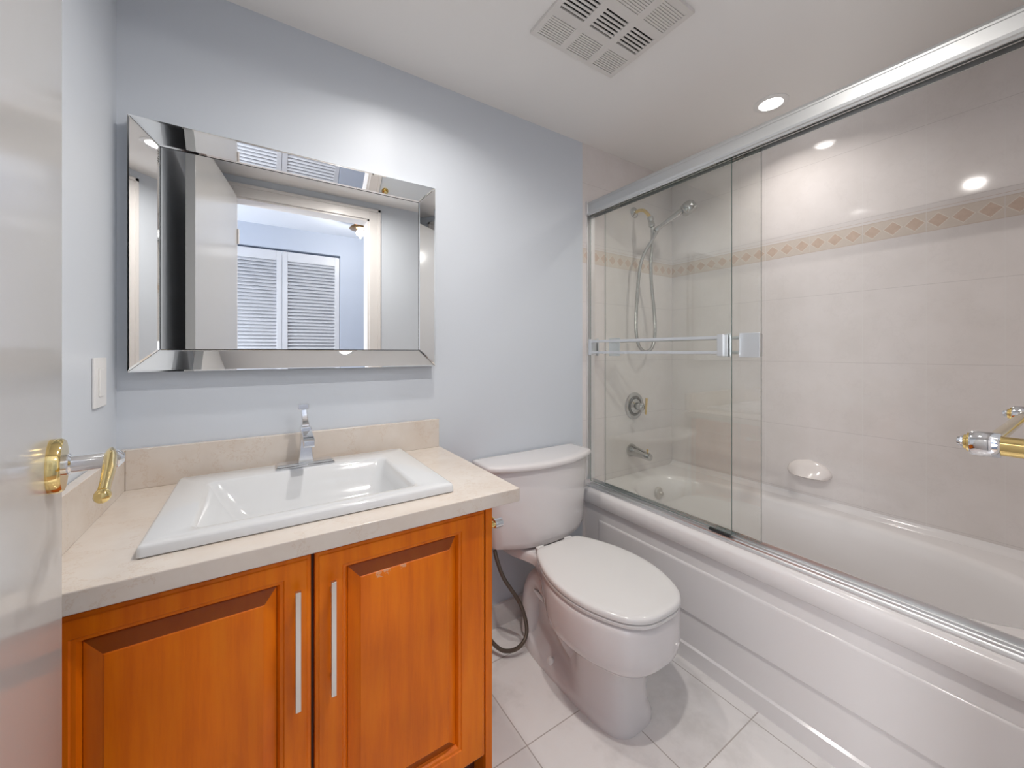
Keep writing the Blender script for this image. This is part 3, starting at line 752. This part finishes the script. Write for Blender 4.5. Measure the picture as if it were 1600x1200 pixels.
t = empty('hand_shower', (1.845, D-0.13, 1.93), 'chrome hand shower with a long looping metal hose, held on the shower arm', 'hand shower')
HA = Vector((1.848, D-0.148, 1.918)); HB = Vector((1.950, D-0.245, 2.020))
d = (HB-HA).normalized()
G().lathe([(0.011, -0.02), (0.014, -0.012), (0.014, 0.01), (0.011, 0.02), (0.0135, 0.08), (0.016, 0.13), (0.014, (HB-HA).length)], HA, d, 20).build('handle', M['showerchrome'], t)
hd = Vector((0.30, -0.42, -0.86)).normalized()
G().lathe([(0.015, -0.034), (0.032, -0.028), (0.041, -0.014), (0.042, 0.016), (0.036, 0.026), (0.001, 0.0265)], HB + Vector((0.010, -0.012, 0.0)), hd, 32).build('shower_head', M['showerchrome'], t)
hs = [(1.846, D-0.146, 1.905), (1.836, D-0.120, 1.86), (1.797, D-0.075, 1.74), (1.782, D-0.06, 1.55), (1.778, D-0.055, 1.37), (1.800, D-0.055, 1.275), (1.853, D-0.06, 1.235), (1.915, D-0.06, 1.265), (1.940, D-0.06, 1.36), (1.930, D-0.06, 1.48), (1.895, D-0.07, 1.62), (1.862, D-0.09, 1.74), (1.848, D-0.11, 1.85), (1.840, D-0.116, 1.928)]
G().tube(hs, 0.0092, 12).build('hose', M['hose'], t)

# soap dish on the long wall
SYc, SZ = 0.768, 0.668
t = empty('soap_dish', (XR, SYc, SZ), 'rounded cream ceramic soap dish on the long tiled wall', 'soap dish')
g = G(); rings = []
for i in range(9):
    q = i/8
    zz = SZ - 0.030 + 0.085*q
    a = 0.088*math.sqrt(max(1-(max(0, (q-0.30)/0.70))**2, 0.0)) if q > 0.30 else 0.088*(0.72+0.28*math.sin(q/0.30*PI/2))
    dpt = (0.060*(1-q)**0.8+0.004) if q > 0.12 else 0.052*(0.7+0.3*q/0.12)
    rings.append([(XR-0.0005 - dpt*math.sin(PI*k/20)**0.75 if 0 < k < 20 else XR-0.0005, SYc+max(a, 0.004)*math.cos(PI*k/20), zz) for k in range(21)])
g.loft(rings)
g.build('dish', M['soap'], t, sharp=50)

# ------------------------------------------------------------------ sliding shower doors
t = empty('shower_door_frame', (1.478, 0.7, TZT), 'polished aluminium header and bottom track of the sliding shower doors', 'door frame')
def ext(prof, y0, y1): 
    g = G(); g.loft([[(x, y0, z) for x, z in prof], [(x, y1, z) for x, z in prof]]); return g
hdr = [(1.452, 1.952), (1.450, 1.957), (1.446, 1.960), (1.444, 1.968), (1.444, 2.002), (1.447, 2.006), (1.447, 2.012), (1.452, 2.022), (1.505, 2.022), (1.509, 2.018), (1.509, 1.953), (1.506, 1.953), (1.506, 2.010), (1.484, 2.010), (1.484, 1.957), (1.479, 1.957), (1.479, 2.010), (1.457, 2.010), (1.457, 1.952)]
o = ext(hdr, TY0, D-0.001).build('header', M['header'], t, sharp=12)
B(1.4575, 1.5055, TY0+0.001, D-0.002, 2.0050, 2.0095).build('header_channel', M['darkmetal'], o)
B(1.440, 1.4435, D-0.018, D-0.001, 1.955, 2.024).build('end_bracket', M['chrome'], o)
trk = [(1.447, TZT+0.0015), (1.447, TZT+0.006), (1.449, TZT+0.010), (1.4585, TZT+0.011), (1.4600, TZT+0.016), (1.4625, TZT+0.016), (1.4635, TZT+0.011), (1.4775, TZT+0.012), (1.4785, TZT+0.018), (1.4815, TZT+0.018), (1.4825, TZT+0.012), (1.498, TZT+0.012), (1.5005, TZT+0.030), (1.5045, TZT+0.030), (1.507, TZT+0.0015)]
ext(trk, TY0, D-0.001).build('bottom_track', M['alu'], t, sharp=25)
B(1.460, 1.478, 0.762, 0.842, TZT+0.0185, TZT+0.0255).build('door_guide', M['black'], t, bevel=0.001)
for nm in ('wall_channel',):
    B(1.450, 1.505, D-0.006, D-0.0005, TZT+0.035, 1.951).build(nm, M['alu'], t)

def glass_panel(x, y0, y1, z0, z1, label, side):
    t = empty('sliding_glass_door', (x, (y0+y1)/2, z0), label, 'shower door', 'sliding glass doors of the tub')
    # thin pane with darker ground edges
    g = G()
    g.box(x-0.0028, x+0.0028, y0, y1, z0, z1)
    o = g.build('pane', [M['glass'], M['glassedge']], t)
    for p in o.data.polygons:
        if abs(p.normal.x) < 0.5: p.material_index = 1
    s_ = side; xr = x + s_*0.036
    for z in (1.288, 1.232):
        g = G(); g.box(min(xr-0.003, xr+0.003), max(xr-0.003, xr+0.003), y0+0.025, y1-0.03, z-0.0065, z+0.0065)
        g.build('towel_rail', M['alu'], t, bevel=0.002)
    wide = 0.070 if s_ > 0 else 0.022
    for yy in (y0+0.012, y1-0.045):
        g = G(); g.box(min(x+s_*0.003, xr+s_*0.004), max(x+s_*0.003, xr+s_*0.004), yy, yy+0.022, 1.218, 1.300)
        g.build('rail_bracket', M['alu'], t, bevel=0.002)
        y_ = yy if yy < 1.0 else yy+0.022-wide
        g = G(); g.box(min(x-s_*0.003, x-s_*0.006), max(x-s_*0.003, x-s_*0.006), y_-0.009, y_-0.009+wide, 1.214, 1.304); g.build('bracket_plate', M['alu'], t, bevel=0.001)
    for yy in (y0+0.06, y1-0.10):
        G().box(x-0.005, x+0.005, yy, yy+0.05, z1-0.012, z1+0.030).build('roller_hanger', M['darkmetal'], t)
    return t
glass_panel(1.468, 0.757, D-0.012, TZT+0.028, 1.968, 'outer sliding glass shower door, its chrome double rail facing the toilet', -1)
glass_panel(1.4945, 0.668, D-0.090, TZT+0.026, 1.968, 'inner sliding glass shower door, reaching slightly past the outer one', 1)

# ------------------------------------------------------------------ ceiling: downlights and vent
def spot(x, y, label):
    t = empty('recessed_light', (x, y, CEIL), label, 'ceiling light', 'recessed ceiling lights')
    G().lathe([(0.044, -0.0005), (0.046, -0.006), (0.060, -0.0065), (0.066, -0.003), (0.066, -0.0003)], (x, y, CEIL), (0, 0, 1), 48, cap0=False, cap1=False).build('trim_ring', M['plastic'], t)
    G().lathe([(0.0435, -0.0045), (0.0435, -0.0005)], (x, y, CEIL), (0, 0, 1), 40).build('lens', M['lens'], t)
spot(SPOTS[0][0], SPOTS[0][1], 'round recessed ceiling light over the bathtub')
spot(SPOTS[1][0], SPOTS[1][1], 'round recessed ceiling light between doorway and vanity, seen only as a reflection')
spot(SPOTS[2][0], SPOTS[2][1], 'round recessed ceiling light just in front of the wall mirror, seen only as a reflection')

vx1, vy1 = 1.169, 1.073; vw, vh = 0.394, 0.354
t = empty('ceiling_vent', (vx1-vw/2, vy1-vh/2, CEIL), 'square off-white slotted exhaust vent cover on the ceiling', 'vent')
g = G(); nx, ny = 3, 3; fr_ = 0.018; gap = 0.028
cw = (vw-2*fr_-gap*(nx-1))/nx; ch = (vh-2*fr_-gap*(ny-1))/ny
x0v, y0v = vx1-vw, vy1-vh; zt_, zb = CEIL-0.0005, CEIL-0.012
g.box(x0v, vx1, y0v, y0v+fr_, zb, zt_); g.box(x0v, vx1, vy1-fr_, vy1, zb, zt_); g.box(x0v, x0v+fr_, y0v+fr_, vy1-fr_, zb, zt_); g.box(vx1-fr_, vx1, y0v+fr_, vy1-fr_, zb, zt_)
for i in range(1, nx): xx = x0v+fr_+cw*i+gap*(i-1); g.box(xx, xx+gap, y0v+fr_, vy1-fr_, zb, zt_)
for j in range(1, ny):
    yy = y0v+fr_+ch*j+gap*(j-1)
    for i in range(nx): xx = x0v+fr_+(cw+gap)*i; g.box(xx, xx+cw, yy, yy+gap, zb, zt_)
g.build('vent_frame', M['grille'], t)
for j in range(ny):
    for i in range(nx):
        xx = x0v+fr_+(cw+gap)*i; yy = y0v+fr_+(ch+gap)*j
        s = G(); dark = (j == 1); n = 6 if dark else 10
        for k in range(n):
            p = ch/n; f = 0.52 if dark else 0.70
            s.box(xx, xx+cw, yy+p*k, yy+p*(k+f), zb+0.001, zb+(0.0025 if not dark else 0.004))
        s.build('slats', M['grille'], t)
        B(xx, xx+cw, yy, yy+ch, zt_-0.0035 if dark else zb+0.0035, zt_-0.0005 if dark else zb+0.005).build('slot_backing', M['black'] if dark else M['grille'], t)
